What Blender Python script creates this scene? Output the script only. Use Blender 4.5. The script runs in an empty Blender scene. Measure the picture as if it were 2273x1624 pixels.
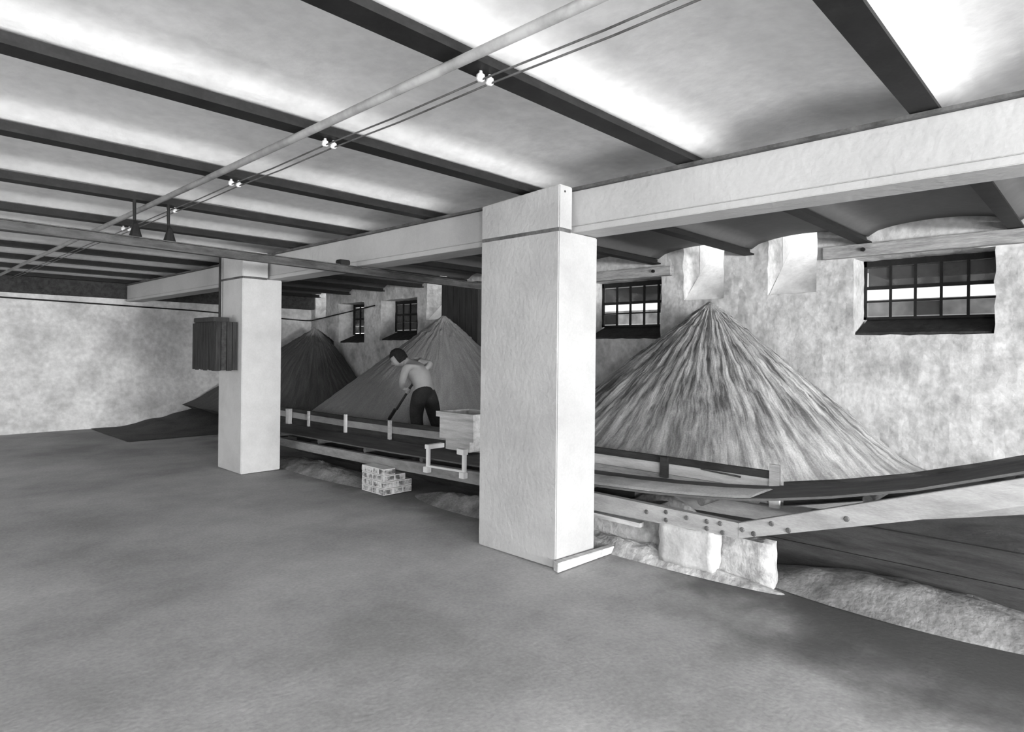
import bpy, bmesh, math, random
from mathutils import Vector, Matrix, noise
random.seed(7)
S = bpy.context.scene
C = S.collection
# ------------------------------------------------------------ camera, light, exposure
TH = math.radians(43.1)
FW = Vector((math.cos(TH), math.sin(TH), 0)); RT = Vector((math.sin(TH), -math.cos(TH), 0)); UP = Vector((0, 0, 1))
ROLL = 0.0105
cd = bpy.data.cameras.new('camera'); cam = bpy.data.objects.new('camera', cd); C.objects.link(cam)
cd.sensor_fit = 'HORIZONTAL'; cd.sensor_width = 36.0; cd.lens = 36.0 * 1402 / 2273
cd.shift_x = -(1167 - 1136.5) / 2273; cd.shift_y = (779 - 812) / 2273
cd.clip_start = 0.05; cd.clip_end = 200
r_ = (RT + UP * ROLL).normalized(); u_ = (UP - RT * ROLL).normalized(); b_ = -FW
cam.matrix_world = Matrix(((r_.x, u_.x, b_.x, 0), (r_.y, u_.y, b_.y, 0), (r_.z, u_.z, b_.z, 1.6), (0, 0, 0, 1)))
S.camera = cam

w = bpy.data.worlds.new('world'); S.world = w; w.use_nodes = True
bg = w.node_tree.nodes['Background']; bg.inputs[0].default_value = (1, 1, 1, 1); bg.inputs[1].default_value = 3.0
ld = bpy.data.lights.new('flash_lamp', 'POINT'); ld.energy = 540; ld.shadow_soft_size = 0.22; ld.color = (1, 1, 1)
lo = bpy.data.objects.new('flash_lamp', ld); lo.location = (-1.15, -2.28, 1.75); C.objects.link(lo)
# soft area light added behind the camera, standing in for daylight from that side
la = bpy.data.lights.new('window_daylight', 'AREA'); la.shape = 'RECTANGLE'; la.size = 5.6; la.size_y = 1.2; la.energy = 3600
lo = bpy.data.objects.new('window_daylight', la); lo.location = (.4, -11.9, .95); lo.rotation_euler = (math.radians(90), 0, 0); C.objects.link(lo)
# unseen fill light added at the left to brighten the far end
la = bpy.data.lights.new('side_daylight', 'AREA'); la.shape = 'RECTANGLE'; la.size = 1.5; la.size_y = 8.4; la.energy = 75
lo = bpy.data.objects.new('side_daylight', la); lo.location = (-3.5, 9.0, 1.45); lo.rotation_euler = (0, math.radians(-90), 0); C.objects.link(lo)
S.view_settings.view_transform = 'Standard'; S.view_settings.look = 'None'
S.view_settings.exposure = -0.10; S.view_settings.gamma = 1.0; S.view_settings.use_curve_mapping = False

# ------------------------------------------------------------ materials
def g3(v): return (v, v, v, 1)
def mat(name, base, dark=None, scale=3.0, lo_=0.35, hi=0.65, bump=0.0, bscale=30, rough=0.9, metal=0.0, stretch=(1, 1, 1), spec=0.2, fine=0.0, fscale=60):
    """mottled grey surface: noise mixes dark -> base, optional fine grain and bump"""
    m = bpy.data.materials.new(name); m.use_nodes = True; N = m.node_tree.nodes; L = m.node_tree.links
    b = N['Principled BSDF']; b.inputs['Roughness'].default_value = rough; b.inputs['Metallic'].default_value = metal
    b.inputs['Specular IOR Level'].default_value = spec
    tc = N.new('ShaderNodeTexCoord'); mp = N.new('ShaderNodeMapping'); mp.inputs['Scale'].default_value = stretch
    L.new(tc.outputs['Object'], mp.inputs[0])
    n = N.new('ShaderNodeTexNoise'); n.inputs['Scale'].default_value = scale; n.inputs['Detail'].default_value = 6; n.inputs['Roughness'].default_value = 0.65
    L.new(mp.outputs[0], n.inputs['Vector'])
    r = N.new('ShaderNodeValToRGB'); r.color_ramp.elements[0].position = lo_; r.color_ramp.elements[1].position = hi
    r.color_ramp.elements[0].color = g3(base if dark is None else dark); r.color_ramp.elements[1].color = g3(base)
    L.new(n.outputs['Fac'], r.inputs[0]); out = r.outputs[0]
    if fine > 0:
        n2 = N.new('ShaderNodeTexNoise'); n2.inputs['Scale'].default_value = fscale; n2.inputs['Detail'].default_value = 4
        L.new(mp.outputs[0], n2.inputs['Vector'])
        r2 = N.new('ShaderNodeValToRGB'); r2.color_ramp.elements[0].position = 0.3; r2.color_ramp.elements[1].position = 0.7
        r2.color_ramp.elements[0].color = g3(1 - fine); r2.color_ramp.elements[1].color = g3(1)
        L.new(n2.outputs['Fac'], r2.inputs[0])
        mx = N.new('ShaderNodeMix'); mx.data_type = 'RGBA'; mx.blend_type = 'MULTIPLY'; mx.inputs[0].default_value = 1
        L.new(out, mx.inputs[6]); L.new(r2.outputs[0], mx.inputs[7]); out = mx.outputs[2]
    L.new(out, b.inputs['Base Color'])
    if bump > 0:
        n3 = N.new('ShaderNodeTexNoise'); n3.inputs['Scale'].default_value = bscale; n3.inputs['Detail'].default_value = 5
        L.new(mp.outputs[0], n3.inputs['Vector'])
        bp = N.new('ShaderNodeBump'); bp.inputs['Strength'].default_value = bump; bp.inputs['Distance'].default_value = 0.02
        L.new(n3.outputs['Fac'], bp.inputs['Height']); L.new(bp.outputs[0], b.inputs['Normal'])
    return m
M = {}
M['plaster'] = mat('plaster', 0.45, 0.375, 1.6, .35, .6, .25, 25, fine=.06)
M['girder'] = mat('girder_plaster', 0.50, 0.43, 1.5, .3, .6, .2, 20, fine=.05)
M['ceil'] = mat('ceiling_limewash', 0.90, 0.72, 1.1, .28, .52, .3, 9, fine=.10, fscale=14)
M['ceilgrey'] = mat('grey_ceiling_plaster', 0.19, 0.16, 1.1, .28, .6, .2, 9, fine=.08, fscale=14)  # darker copy of the ceiling colour, painting in the right bay's shade
M['wall'] = mat('rough_limewash', 0.68, 0.38, 2.3, .33, .56, .7, 12, fine=.22, fscale=16)
M['wallback'] = mat('grey_limewash', 0.82, 0.55, 1.6, .35, .6, .7, 10, fine=.25, fscale=12)
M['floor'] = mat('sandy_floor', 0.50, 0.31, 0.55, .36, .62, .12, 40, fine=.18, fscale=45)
def dark_patch(m, cx, cy, rx, ry, dk):
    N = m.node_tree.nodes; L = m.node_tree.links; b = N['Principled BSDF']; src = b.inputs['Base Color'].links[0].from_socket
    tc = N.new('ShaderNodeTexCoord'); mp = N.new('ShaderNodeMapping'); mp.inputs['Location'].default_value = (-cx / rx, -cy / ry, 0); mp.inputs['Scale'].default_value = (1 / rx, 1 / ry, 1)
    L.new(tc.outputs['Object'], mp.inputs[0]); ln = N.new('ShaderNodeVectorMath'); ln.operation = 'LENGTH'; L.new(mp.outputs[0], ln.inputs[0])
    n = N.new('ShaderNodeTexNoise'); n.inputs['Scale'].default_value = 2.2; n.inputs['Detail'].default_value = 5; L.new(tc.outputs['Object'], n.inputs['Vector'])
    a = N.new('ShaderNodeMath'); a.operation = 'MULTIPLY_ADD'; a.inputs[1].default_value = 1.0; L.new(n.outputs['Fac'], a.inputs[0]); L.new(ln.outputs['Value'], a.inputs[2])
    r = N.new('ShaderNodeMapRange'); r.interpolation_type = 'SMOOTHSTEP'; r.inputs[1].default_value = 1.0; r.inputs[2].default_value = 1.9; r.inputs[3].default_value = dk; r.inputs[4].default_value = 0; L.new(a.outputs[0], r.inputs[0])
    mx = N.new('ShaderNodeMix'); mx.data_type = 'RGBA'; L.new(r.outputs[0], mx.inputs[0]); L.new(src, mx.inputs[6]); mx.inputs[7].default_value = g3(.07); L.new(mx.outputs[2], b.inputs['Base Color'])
dark_patch(M['floor'], 4.3, .5, .95, 1.7, .9); dark_patch(M['floor'], 4.4, 6.0, .55, 5.5, .55)  # ragged dark ovals in the floor colour, near the bench end and along the conveyor
M['darksand'] = mat('dark_sand', 0.13, 0.08, 2.0, .35, .65, .5, 30, fine=.2)
M['sandbed'] = mat('sand_bed', 0.24, 0.14, 2.0, .35, .65, .5, 30, fine=.2)
M['dustysand'] = mat('dusty_sand', 0.34, 0.15, 3.0, .38, .62, .5, 28, fine=.25, fscale=40)
M['masonry'] = mat('rough_masonry', 0.58, 0.24, 4.0, .34, .58, .9, 16, fine=.3, fscale=25)
M['pier'] = mat('whitewashed_block', 0.56, 0.42, 4.0, .3, .6, .5, 14, fine=.1)
M['iron'] = mat('dark_iron', 0.024, 0.014, 8, rough=.6, fine=.3)
M['iron_grey'] = mat('grey_iron', 0.16, 0.07, 6, .35, .65, rough=.55, fine=.3)
M['rail'] = mat('rail_iron', 0.11, 0.04, 4, .35, .65, rough=.5, fine=.3, stretch=(1, 4, 4))
M['pipe'] = mat('pipe_paint', 0.36, 0.2, 5, .3, .6, rough=.5)
M['timber'] = mat('pale_timber', 0.68, 0.42, 3, .32, .6, .3, 30, stretch=(6, .6, 6), fine=.15)
M['timberx'] = mat('weathered_lintel', 0.52, 0.25, 3, .3, .6, .5, 30, stretch=(6, .6, 6), fine=.3, fscale=20)
M['darktimber'] = mat('dark_timber', 0.065, 0.03, 3, .32, .6, .3, 30, stretch=(6, .8, 6), fine=.2)
M['tarred'] = mat('tarred_boards', 0.05, 0.03, 4, .3, .6, .3, 30, stretch=(6, 6, .6))
M['boxwood'] = mat('box_boards', 0.055, 0.02, 4, .32, .6, .3, 30, stretch=(8, 8, .8), fine=.3)
M['beam'] = mat('conveyor_beam_paint', 0.40, 0.28, 3.5, .32, .6, .2, 30, stretch=(3, .7, 3), fine=.15)
M['steelgrey'] = mat('dull_beam', 0.34, 0.2, 3.5, .32, .6, .2, 30, stretch=(3, .7, 3), fine=.15)
M['white'] = mat('white_paint', 0.85, 0.75, 8)
M['porcelain'] = mat('porcelain', 0.8, 0.7, 8, rough=.25, spec=.5)
M['belt'] = mat('rubber_belt', 0.16, 0.09, 3, .3, .7, .2, 30, stretch=(4, .7, 4), fine=.2)
M['brick'] = mat('whitewashed_brick', 0.72, 0.16, 9, .40, .56, .6, 30, fine=.3, fscale=50)
M['mortar'] = mat('mortar', 0.75, 0.6, 9)
M['skin'] = mat('skin', 0.34, 0.28, 6, rough=.6)
M['trouser'] = mat('dark_trousers', 0.035, 0.02, 6, fine=.3)
M['hair'] = mat('dark_hair', 0.02, 0.012, 30)
M['boot'] = mat('boots', 0.03, 0.02, 10, rough=.5)
M['steel'] = mat('shovel_steel', 0.12, 0.06, 10, rough=.4, metal=.5)
M['sill'] = mat('sooty_sill', 0.05, 0.03, 6, bump=.6, bscale=12)
M['chute'] = mat('chute_plaster', 0.82, 0.62, 2.0, .3, .55, .4, 16, fine=.12, fscale=18)
M['outwall'] = mat('outside_wall', 0.5, 0.3, 2.0)

def sandmat(name, light, darkc):
    """sand with runnels: streaks run downhill from the heap's own apex (object origin)"""
    m = bpy.data.materials.new(name); m.use_nodes = True; N = m.node_tree.nodes; L = m.node_tree.links
    b = N['Principled BSDF']; b.inputs['Roughness'].default_value = .95; b.inputs['Specular IOR Level'].default_value = .1
    tc = N.new('ShaderNodeTexCoord'); sp = N.new('ShaderNodeSeparateXYZ')
    wn = N.new('ShaderNodeTexNoise'); wn.inputs['Scale'].default_value = 1.3; L.new(tc.outputs['Object'], wn.inputs['Vector'])
    ws = N.new('ShaderNodeVectorMath'); ws.operation = 'MULTIPLY_ADD'; ws.inputs[1].default_value = (.13, .13, 0); L.new(wn.outputs['Color'], ws.inputs[0]); L.new(tc.outputs['Object'], ws.inputs[2])
    L.new(ws.outputs[0], sp.inputs[0])
    def mth(op, a, bb=None):
        n = N.new('ShaderNodeMath'); n.operation = op
        for i, q in enumerate((a, bb)):
            if q is None: continue
            if isinstance(q, (int, float)): n.inputs[i].default_value = q
            else: L.new(q, n.inputs[i])
        return n.outputs[0]
    ox = mth('SUBTRACT', sp.outputs[0], .065); oy = mth('SUBTRACT', sp.outputs[1], .065)
    ang = mth('ARCTAN2', oy, mth('MULTIPLY', ox, -1.0))
    rad = mth('POWER', mth('ADD', mth('MULTIPLY', ox, ox), mth('MULTIPLY', oy, oy)), .5)
    cb = N.new('ShaderNodeCombineXYZ'); L.new(mth('MULTIPLY', ang, 12.0), cb.inputs[0]); L.new(mth('MULTIPLY', rad, 1.1), cb.inputs[1])
    n1 = N.new('ShaderNodeTexNoise'); n1.inputs['Scale'].default_value = 1.6; n1.inputs['Detail'].default_value = 7; n1.inputs['Roughness'].default_value = .68; n1.inputs['Distortion'].default_value = .15
    L.new(cb.outputs[0], n1.inputs['Vector'])
    r = N.new('ShaderNodeValToRGB'); r.color_ramp.elements[0].position = .40; r.color_ramp.elements[1].position = .62
    r.color_ramp.elements[0].color = g3(darkc); r.color_ramp.elements[1].color = g3(light)
    L.new(n1.outputs['Fac'], r.inputs[0])
    n2 = N.new('ShaderNodeTexNoise'); n2.inputs['Scale'].default_value = 60; n2.inputs['Detail'].default_value = 3; L.new(tc.outputs['Object'], n2.inputs['Vector'])
    # fresh pale sand where the chute drops it on the peak
    pk_ = mth('ADD', mth('MULTIPLY', rad, -2.6), mth('MULTIPLY', n1.outputs['Fac'], 2.2))
    pr = N.new('ShaderNodeMapRange'); pr.inputs[1].default_value = .45; pr.inputs[2].default_value = .95; pr.inputs[3].default_value = 0; pr.inputs[4].default_value = .85; L.new(pk_, pr.inputs[0])
    # the runnels fade out into even sand near the foot
    mr = N.new('ShaderNodeMapRange'); mr.inputs[1].default_value = 1.3; mr.inputs[2].default_value = 2.5; mr.inputs[3].default_value = 0; mr.inputs[4].default_value = .75; L.new(rad, mr.inputs[0])
    mid = N.new('ShaderNodeMix'); mid.data_type = 'RGBA'; L.new(mr.outputs[0], mid.inputs[0]); L.new(r.outputs[0], mid.inputs[6]); mid.inputs[7].default_value = g3(light * .5 + darkc * .5)
    mx = N.new('ShaderNodeMix'); mx.data_type = 'RGBA'; mx.blend_type = 'MULTIPLY'; mx.inputs[0].default_value = .6
    r2 = N.new('ShaderNodeValToRGB'); r2.color_ramp.elements[0].position = .3; r2.color_ramp.elements[1].position = .7; r2.color_ramp.elements[0].color = g3(.55)
    L.new(n2.outputs['Fac'], r2.inputs[0]); pm = N.new('ShaderNodeMix'); pm.data_type = 'RGBA'; L.new(pr.outputs[0], pm.inputs[0]); L.new(mid.outputs[2], pm.inputs[6]); pm.inputs[7].default_value = g3(.72)
    L.new(pm.outputs[2], mx.inputs[6]); L.new(r2.outputs[0], mx.inputs[7]); L.new(mx.outputs[2], b.inputs['Base Color'])
    bp = N.new('ShaderNodeBump'); bp.inputs['Strength'].default_value = .8; bp.inputs['Distance'].default_value = .03
    L.new(n1.outputs['Fac'], bp.inputs['Height']); L.new(bp.outputs[0], b.inputs['Normal'])
    return m
M['heap1'] = sandmat('dry_sand', .80, .13)
M['heap2'] = sandmat('moist_sand', .42, .32)  # mid-grey tone, weakly streaked, for the middle heap
M['heap3'] = sandmat('dark_moist_sand', .18, .11)  # darkest of the heap tones, for the farthest heap
def glass(name, tint, mixf):
    m = bpy.data.materials.new(name); m.use_nodes = True; N = m.node_tree.nodes; L = m.node_tree.links
    N.remove(N['Principled BSDF']); out = N['Material Output']
    t = N.new('ShaderNodeBsdfTransparent'); t.inputs[0].default_value = g3(tint)
    d = N.new('ShaderNodeBsdfPrincipled'); d.inputs['Base Color'].default_value = g3(.08); d.inputs['Roughness'].default_value = .25
    n = N.new('ShaderNodeTexNoise'); n.inputs['Scale'].default_value = 5; tc = N.new('ShaderNodeTexCoord'); L.new(tc.outputs['Object'], n.inputs['Vector'])
    r = N.new('ShaderNodeMapRange'); r.inputs[1].default_value = .3; r.inputs[2].default_value = .7; r.inputs[3].default_value = max(0, mixf - .15); r.inputs[4].default_value = min(1, mixf + .15)
    L.new(n.outputs['Fac'], r.inputs[0])
    mx = N.new('ShaderNodeMixShader'); L.new(r.outputs[0], mx.inputs[0]); L.new(t.outputs[0], mx.inputs[1]); L.new(d.outputs[0], mx.inputs[2]); L.new(mx.outputs[0], out.inputs[0])
    return m
M['glass'] = glass('clear_pane', .85, .15)
M['grime'] = glass('grimy_pane', .5, .8)  # darker, less transparent pane, used in the upper rows and far windows

# ------------------------------------------------------------ helpers
class MB:
    def __init__(s): s.v = []; s.f = []
    def box(s, x0, x1, y0, y1, z0, z1):
        n = len(s.v)
        s.v += [(x, y, z) for z in (z0, z1) for x, y in ((x0, y0), (x1, y0), (x1, y1), (x0, y1))]
        s.f += [tuple(n + i for i in q) for q in ((3, 2, 1, 0), (4, 5, 6, 7), (0, 1, 5, 4), (1, 2, 6, 5), (2, 3, 7, 6), (3, 0, 4, 7))]
        return s
    def hexa(s, p):
        n = len(s.v); s.v += [tuple(q) for q in p]
        s.f += [tuple(n + i for i in q) for q in ((3, 2, 1, 0), (4, 5, 6, 7), (0, 1, 5, 4), (1, 2, 6, 5), (2, 3, 7, 6), (3, 0, 4, 7))]
        return s
    def tube(s, pts, rad, seg=10, cap=True):
        pts = [Vector(p) for p in pts]; rs = rad if isinstance(rad, (list, tuple)) else [rad] * len(pts); n0 = len(s.v)
        for i, p in enumerate(pts):
            d = (pts[min(i + 1, len(pts) - 1)] - pts[max(i - 1, 0)]).normalized()
            a = d.orthogonal().normalized() if abs(d.z) > .9 else d.cross(Vector((0, 0, 1))).normalized()
            b = d.cross(a)
            for k in range(seg):
                t = 2 * math.pi * k / seg; s.v.append(tuple(p + (a * math.cos(t) + b * math.sin(t)) * rs[i]))
        for i in range(len(pts) - 1):
            for k in range(seg):
                a = n0 + i * seg + k; b = n0 + i * seg + (k + 1) % seg; s.f.append((a, b, b + seg, a + seg))
        if cap:
            s.f.append(tuple(n0 + k for k in range(seg))[::-1]); s.f.append(tuple(n0 + (len(pts) - 1) * seg + k for k in range(seg)))
        return s
    def sweep_y(s, ys, prof):
        """closed section prof(y)->[(x,z)...] swept along y"""
        n0 = len(s.v); k = len(prof(ys[0]))
        for y in ys:
            for x, z in prof(y): s.v.append((x, y, z))
        for i in range(len(ys) - 1):
            for j in range(k):
                a = n0 + i * k + j; b = n0 + i * k + (j + 1) % k; s.f.append((a, b, b + k, a + k))
        s.f.append(tuple(n0 + j for j in range(k))); s.f.append(tuple(n0 + (len(ys) - 1) * k + j for j in range(k))[::-1])
        return s
    def build(s, name, m, parent=None, bevel=0, smooth=False, origin=None, sub=0):
        me = bpy.data.meshes.new(name); o0 = Vector(origin) if origin is not None else Vector((0, 0, 0))
        me.from_pydata([tuple(Vector(q) - o0) for q in s.v], [], s.f); me.update()
        bm = bmesh.new(); bm.from_mesh(me); bmesh.ops.recalc_face_normals(bm, faces=bm.faces[:])
        if bevel: bmesh.ops.bevel(bm, geom=bm.edges[:], offset=bevel, segments=2, affect='EDGES', clamp_overlap=True)
        bm.to_mesh(me); bm.free()
        me.materials.append(m)
        if smooth:
            for p in me.polygons: p.use_smooth = True
        o = bpy.data.objects.new(name, me); C.objects.link(o); o.location = o0
        if parent is not None: o.parent = parent; o.matrix_parent_inverse = Matrix.Translation(-parent_world(parent))
        return o
def parent_world(p):
    v = Vector(p.location)
    while p.parent: p = p.parent; v = v  # origins of parts sit at world positions minus the thing's base
    return v
def tag(o, label=None, cat=None, group=None, kind=None):
    if label: o['label'] = label
    if cat: o['category'] = cat
    if group: o['group'] = group
    if kind: o['kind'] = kind
    return o
def thing(name, label, cat, loc, group=None):
    o = bpy.data.objects.new(name, None); C.objects.link(o); o.location = loc; o.empty_display_size = .1
    return tag(o, label, cat, group)
def struct(o): o['kind'] = 'structure'; return o
def lerp(tab, y):
    tab = sorted(tab)
    if y <= tab[0][0]:
        (a, b), (c, d) = tab[0], tab[1]
    elif y >= tab[-1][0]:
        (a, b), (c, d) = tab[-2], tab[-1]
    else:
        for i in range(len(tab) - 1):
            if tab[i][0] <= y <= tab[i + 1][0]: (a, b), (c, d) = tab[i], tab[i + 1]; break
    return b + (d - b) * (y - a) / (c - a)
def N3(x, y, z=0, s=1.0): return noise.noise(Vector((x * s, y * s, z * s)))

WX = 7.8; EY = 14.6; Y0 = -12.0; X0 = -3.6
JA = [2.07 + 1.345 * k for k in range(-10, 10)]; JY = JA[7:]      # joists

# ------------------------------------------------------------ floor
mb = MB(); nx, ny = 60, 90
xs = [X0 + (4.9 - X0) * i / nx for i in range(nx + 1)]; ys = [Y0 + (EY + .3 - Y0) * j / ny for j in range(ny + 1)]
for y in ys:
    for x in xs: mb.v.append((x, y, .006 * N3(x, y, 0, 1.3) - .006))
for j in range(ny):
    for i in range(nx):
        a = j * (nx + 1) + i; mb.f.append((a, a + 1, a + nx + 2, a + nx + 1))
n = len(mb.v); mb.v += [(4.9, Y0, -.01), (WX + .45, Y0, -.01), (WX + .45, EY, -.01), (4.9, EY, -.01)]; mb.f.append((n, n + 1, n + 2, n + 3))
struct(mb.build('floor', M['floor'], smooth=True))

# ------------------------------------------------------------ ceiling: shallow vaults between the joists
mb = MB(); SP = 2.925; RISE = .118; nxs = 40; prof = []
edges = [Y0] + JA + [EY]
for a, b in zip(edges[:-1], edges[1:]):
    s = b - a - .05
    for k in range(15):
        t = k / 14; y = a + .025 + s * t; q = 1 - (2 * t - 1) ** 2; prof.append((y, SP + RISE * (.15 * q + .85 * math.sqrt(q))))
xs = [X0 + (WX - X0) * i / nxs for i in range(nxs + 1)]
for x in xs:
    for y, z in prof: mb.v.append((x, y, z + .006 * N3(x, y, 0, 1.7)))
k = len(prof)
for i in range(nxs):
    for j in range(k - 1):
        a = i * k + j; mb.f.append((a, a + 1, a + k + 1, a + k))
n = len(mb.v); ya, yb = prof[0][0], prof[-1][0]
mb.v += [(X0, ya, 3.3), (WX, ya, 3.3), (WX, yb, 3.3), (X0, yb, 3.3)]; mb.f.append((n, n + 1, n + 2, n + 3))
mb.f.append(tuple(range(k)) + (n + 3, n)); mb.f.append(tuple(nxs * k + q for q in range(k)) + (n + 2, n + 1))
mb.f.append((0, nxs * k, n + 1, n)); mb.f.append((k - 1, nxs * k + k - 1, n + 2, n + 3))
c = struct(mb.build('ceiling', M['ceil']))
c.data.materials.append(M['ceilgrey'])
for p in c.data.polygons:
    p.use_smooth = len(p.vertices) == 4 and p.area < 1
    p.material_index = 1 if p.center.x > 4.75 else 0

# ------------------------------------------------------------ long wall with windows and chutes
WIN = [(.89, 2.19, 1.82, 2.70), (4.70, 6.0, 1.80, 2.68), (10.3, 11.6, 1.80, 2.66), (12.24, 13.3, 1.75, 2.66)]
CHU = [(2.60, 3.18, 2.33, 3.3), (3.76, 4.35, 2.32, 3.3), (9.40, 10.0, 2.20, 3.3), (13.9, 14.4, 2.36, 3.3)]
HOL = WIN + CHU
def cuts(lo, hi, marks, step):
    ms = sorted(set([lo, hi] + [m for m in marks if lo < m < hi])); out = []
    for a, b in zip(ms[:-1], ms[1:]):
        n = max(1, round((b - a) / step)); out += [a + (b - a) * i / n for i in range(n)]
    return out + [hi]
ysw = cuts(Y0, EY, [h[0] for h in HOL] + [h[1] for h in HOL], .09); zsw = cuts(0, 3.3, [h[2] for h in HOL] + [h[3] for h in HOL], .09)
def inh(y, z): return any(h[0] < y < h[1] and h[2] < z < h[3] for h in HOL)
def edge(y, z): return any(h[0] - .01 < y < h[1] + .01 and h[2] - .01 < z < h[3] + .01 for h in HOL)
bm = bmesh.new(); vd = {}
def vv(i, j, d):
    if (i, j, d) not in vd:
        y, z = ysw[i], zsw[j]; e = edge(y, z)
        x = (WX + .02 * N3(y, z, 3, 1.5) + .014 * N3(y, z, 9, 6)) if d == 0 else WX + .45
        if e and 0 < z < 3.25: y += .02 * N3(z * 7, y, 5 + d); z += .018 * N3(y * 7, z, 8 + d)
        vd[(i, j, d)] = bm.verts.new((x, y, z))
    return vd[(i, j, d)]
ni, nj = len(ysw) - 1, len(zsw) - 1
solid = [[not inh((ysw[i] + ysw[i + 1]) / 2, (zsw[j] + zsw[j + 1]) / 2) for j in range(nj)] for i in range(ni)]
for i in range(ni):
    for j in range(nj):
        if not solid[i][j]: continue
        bm.faces.new((vv(i, j, 0), vv(i, j + 1, 0), vv(i + 1, j + 1, 0), vv(i + 1, j, 0)))
        bm.faces.new((vv(i, j, 1), vv(i + 1, j, 1), vv(i + 1, j + 1, 1), vv(i, j + 1, 1)))
        for (di, dj, a, b) in ((-1, 0, (i, j), (i, j + 1)), (1, 0, (i + 1, j), (i + 1, j + 1)), (0, -1, (i, j), (i + 1, j)), (0, 1, (i, j + 1), (i + 1, j + 1))):
            q, p = i + di, j + dj
            if not (0 <= q < ni and 0 <= p < nj) or not solid[q][p]:
                bm.faces.new((vv(*a, 0), vv(*b, 0), vv(*b, 1), vv(*a, 1)))
bmesh.ops.recalc_face_normals(bm, faces=bm.faces[:])
me = bpy.data.meshes.new('wall_right'); bm.to_mesh(me); bm.free(); me.materials.append(M['wall'])
o = bpy.data.objects.new('wall_right', me); C.objects.link(o); struct(o)
# end wall
mb = MB(); nx, nz = 90, 26
for j in range(nz + 1):
    for i in range(nx + 1):
        x = X0 + (WX + .45 - X0) * i / nx; z = -.06 + 3.36 * j / nz; mb.v.append((x, EY + .02 + .022 * N3(x, z, 1, 1.4) + .01 * N3(x, z, 4, 6), z))
for j in range(nz):
    for i in range(nx):
        a = j * (nx + 1) + i; mb.f.append((a, a + 1, a + nx + 2, a + nx + 1))
mb.box(X0, WX + .45, EY + .06, EY + .4, -.1, 3.3)
struct(mb.build('wall_back', M['wallback']))
wl = MB().box(X0 - .4, X0 - .01, Y0 - .4, EY + .4, 0, .7).box(X0 - .4, X0 - .01, Y0 - .4, EY + .4, 2.2, 3.3).box(X0 - .4, X0 - .01, Y0 - .4, 4.8, .7, 2.2).box(X0 - .4, X0 - .01, 13.2, EY + .4, .7, 2.2)
for i in range(1, 6): wl.box(X0 - .4, X0 - .01, 4.8 + 1.4 * i - .08, 4.8 + 1.4 * i + .08, .7, 2.2)  # unseen opening with mullions, added for the side fill light
struct(wl.build('wall_left', M['wallback']))
wf = MB().box(X0, WX + .45, Y0 - .4, Y0 - .01, 0, .3).box(X0, WX + .45, Y0 - .4, Y0 - .01, 1.6, 3.3).box(X0, -2.4, Y0 - .4, Y0 - .01, .3, 1.6).box(3.2, WX + .45, Y0 - .4, Y0 - .01, .3, 1.6)
for i in range(1, 4): wf.box(-2.4 + 1.4 * i - .08, -2.4 + 1.4 * i + .08, Y0 - .4, Y0 - .01, .3, 1.6)  # unseen opening with mullions, added for the fill light behind the camera
struct(wf.build('wall_front', M['wallback']))
# dark tie beam on the end wall
tag(MB().box(X0, WX - .03, EY - .22, EY - .03, 2.56, 2.865).build('wall_beam', M['darktimber'], bevel=.01), 'dark heavy beam running along the top of the end wall', 'beam')

# windows: iron grid, panes, sooty sloping sill
def window(n, h, top, low='glass'):
    y0, y1, z0, z1 = h; xg = WX + .40
    t = bpy.data.objects.new('window_%d' % n, None); t.location = (WX + .3, (y0 + y1) / 2, z0); C.objects.link(t); struct(t)
    zb = z0 + .19
    MB().hexa([(WX + .03, y0 + .03, z0 + .0), (xg + .02, y0 + .03, z0 + .0), (xg + .02, y1 - .03, z0 + .0), (WX + .03, y1 - .03, z0 + .0),
               (WX + .03, y0 + .03, z0 + .03), (xg + .02, y0 + .03, zb), (xg + .02, y1 - .03, zb), (WX + .03, y1 - .03, z0 + .03)]).build('window_sill', M['sill'], t)
    fr = MB(); fr.box(xg - .02, xg + .02, y0, y1, zb, zb + .03); fr.box(xg - .02, xg + .02, y0, y1, z1 - .07, z1)
    fr.box(xg - .02, xg + .02, y0, y0 + .03, zb, z1); fr.box(xg - .02, xg + .02, y1 - .03, y1, zb, z1); fr.build('window_frame', M['iron'], t)
    nv = round((y1 - y0) / .25); rows = [zb + .03, zb + .21, zb + .37, z1 - .07]
    ysn = [y0 + .03 + (y1 - y0 - .06) * i / nv for i in range(nv + 1)]
    for i in range(1, nv): MB().box(xg - .014, xg + .014, ysn[i] - .013, ysn[i] + .013, zb + .03, z1 - .07).build('glazing_bar', M['iron'], t)
    for q, z in enumerate(rows[1:3]): MB().box(xg - .016, xg + .01, y0 + .03, y1 - .03, z - (.02 if q else .01), z + (.02 if q else .01)).build('glazing_bar', M['iron'], t)
    for i in range(nv):
        for r in range(3):
            g = top if r == 2 else ('grime' if (i * 3 + r * 5 + n) % 7 == 0 else low)
            MB().box(xg + .004, xg + .008, ysn[i] + .012, ysn[i + 1] - .012, rows[r] + .012, rows[r + 1] - .012).build('pane', M[g], t)
for n, h in enumerate(WIN): window(n + 1, h, 'grime', 'glass' if n < 2 else 'grime')
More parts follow.
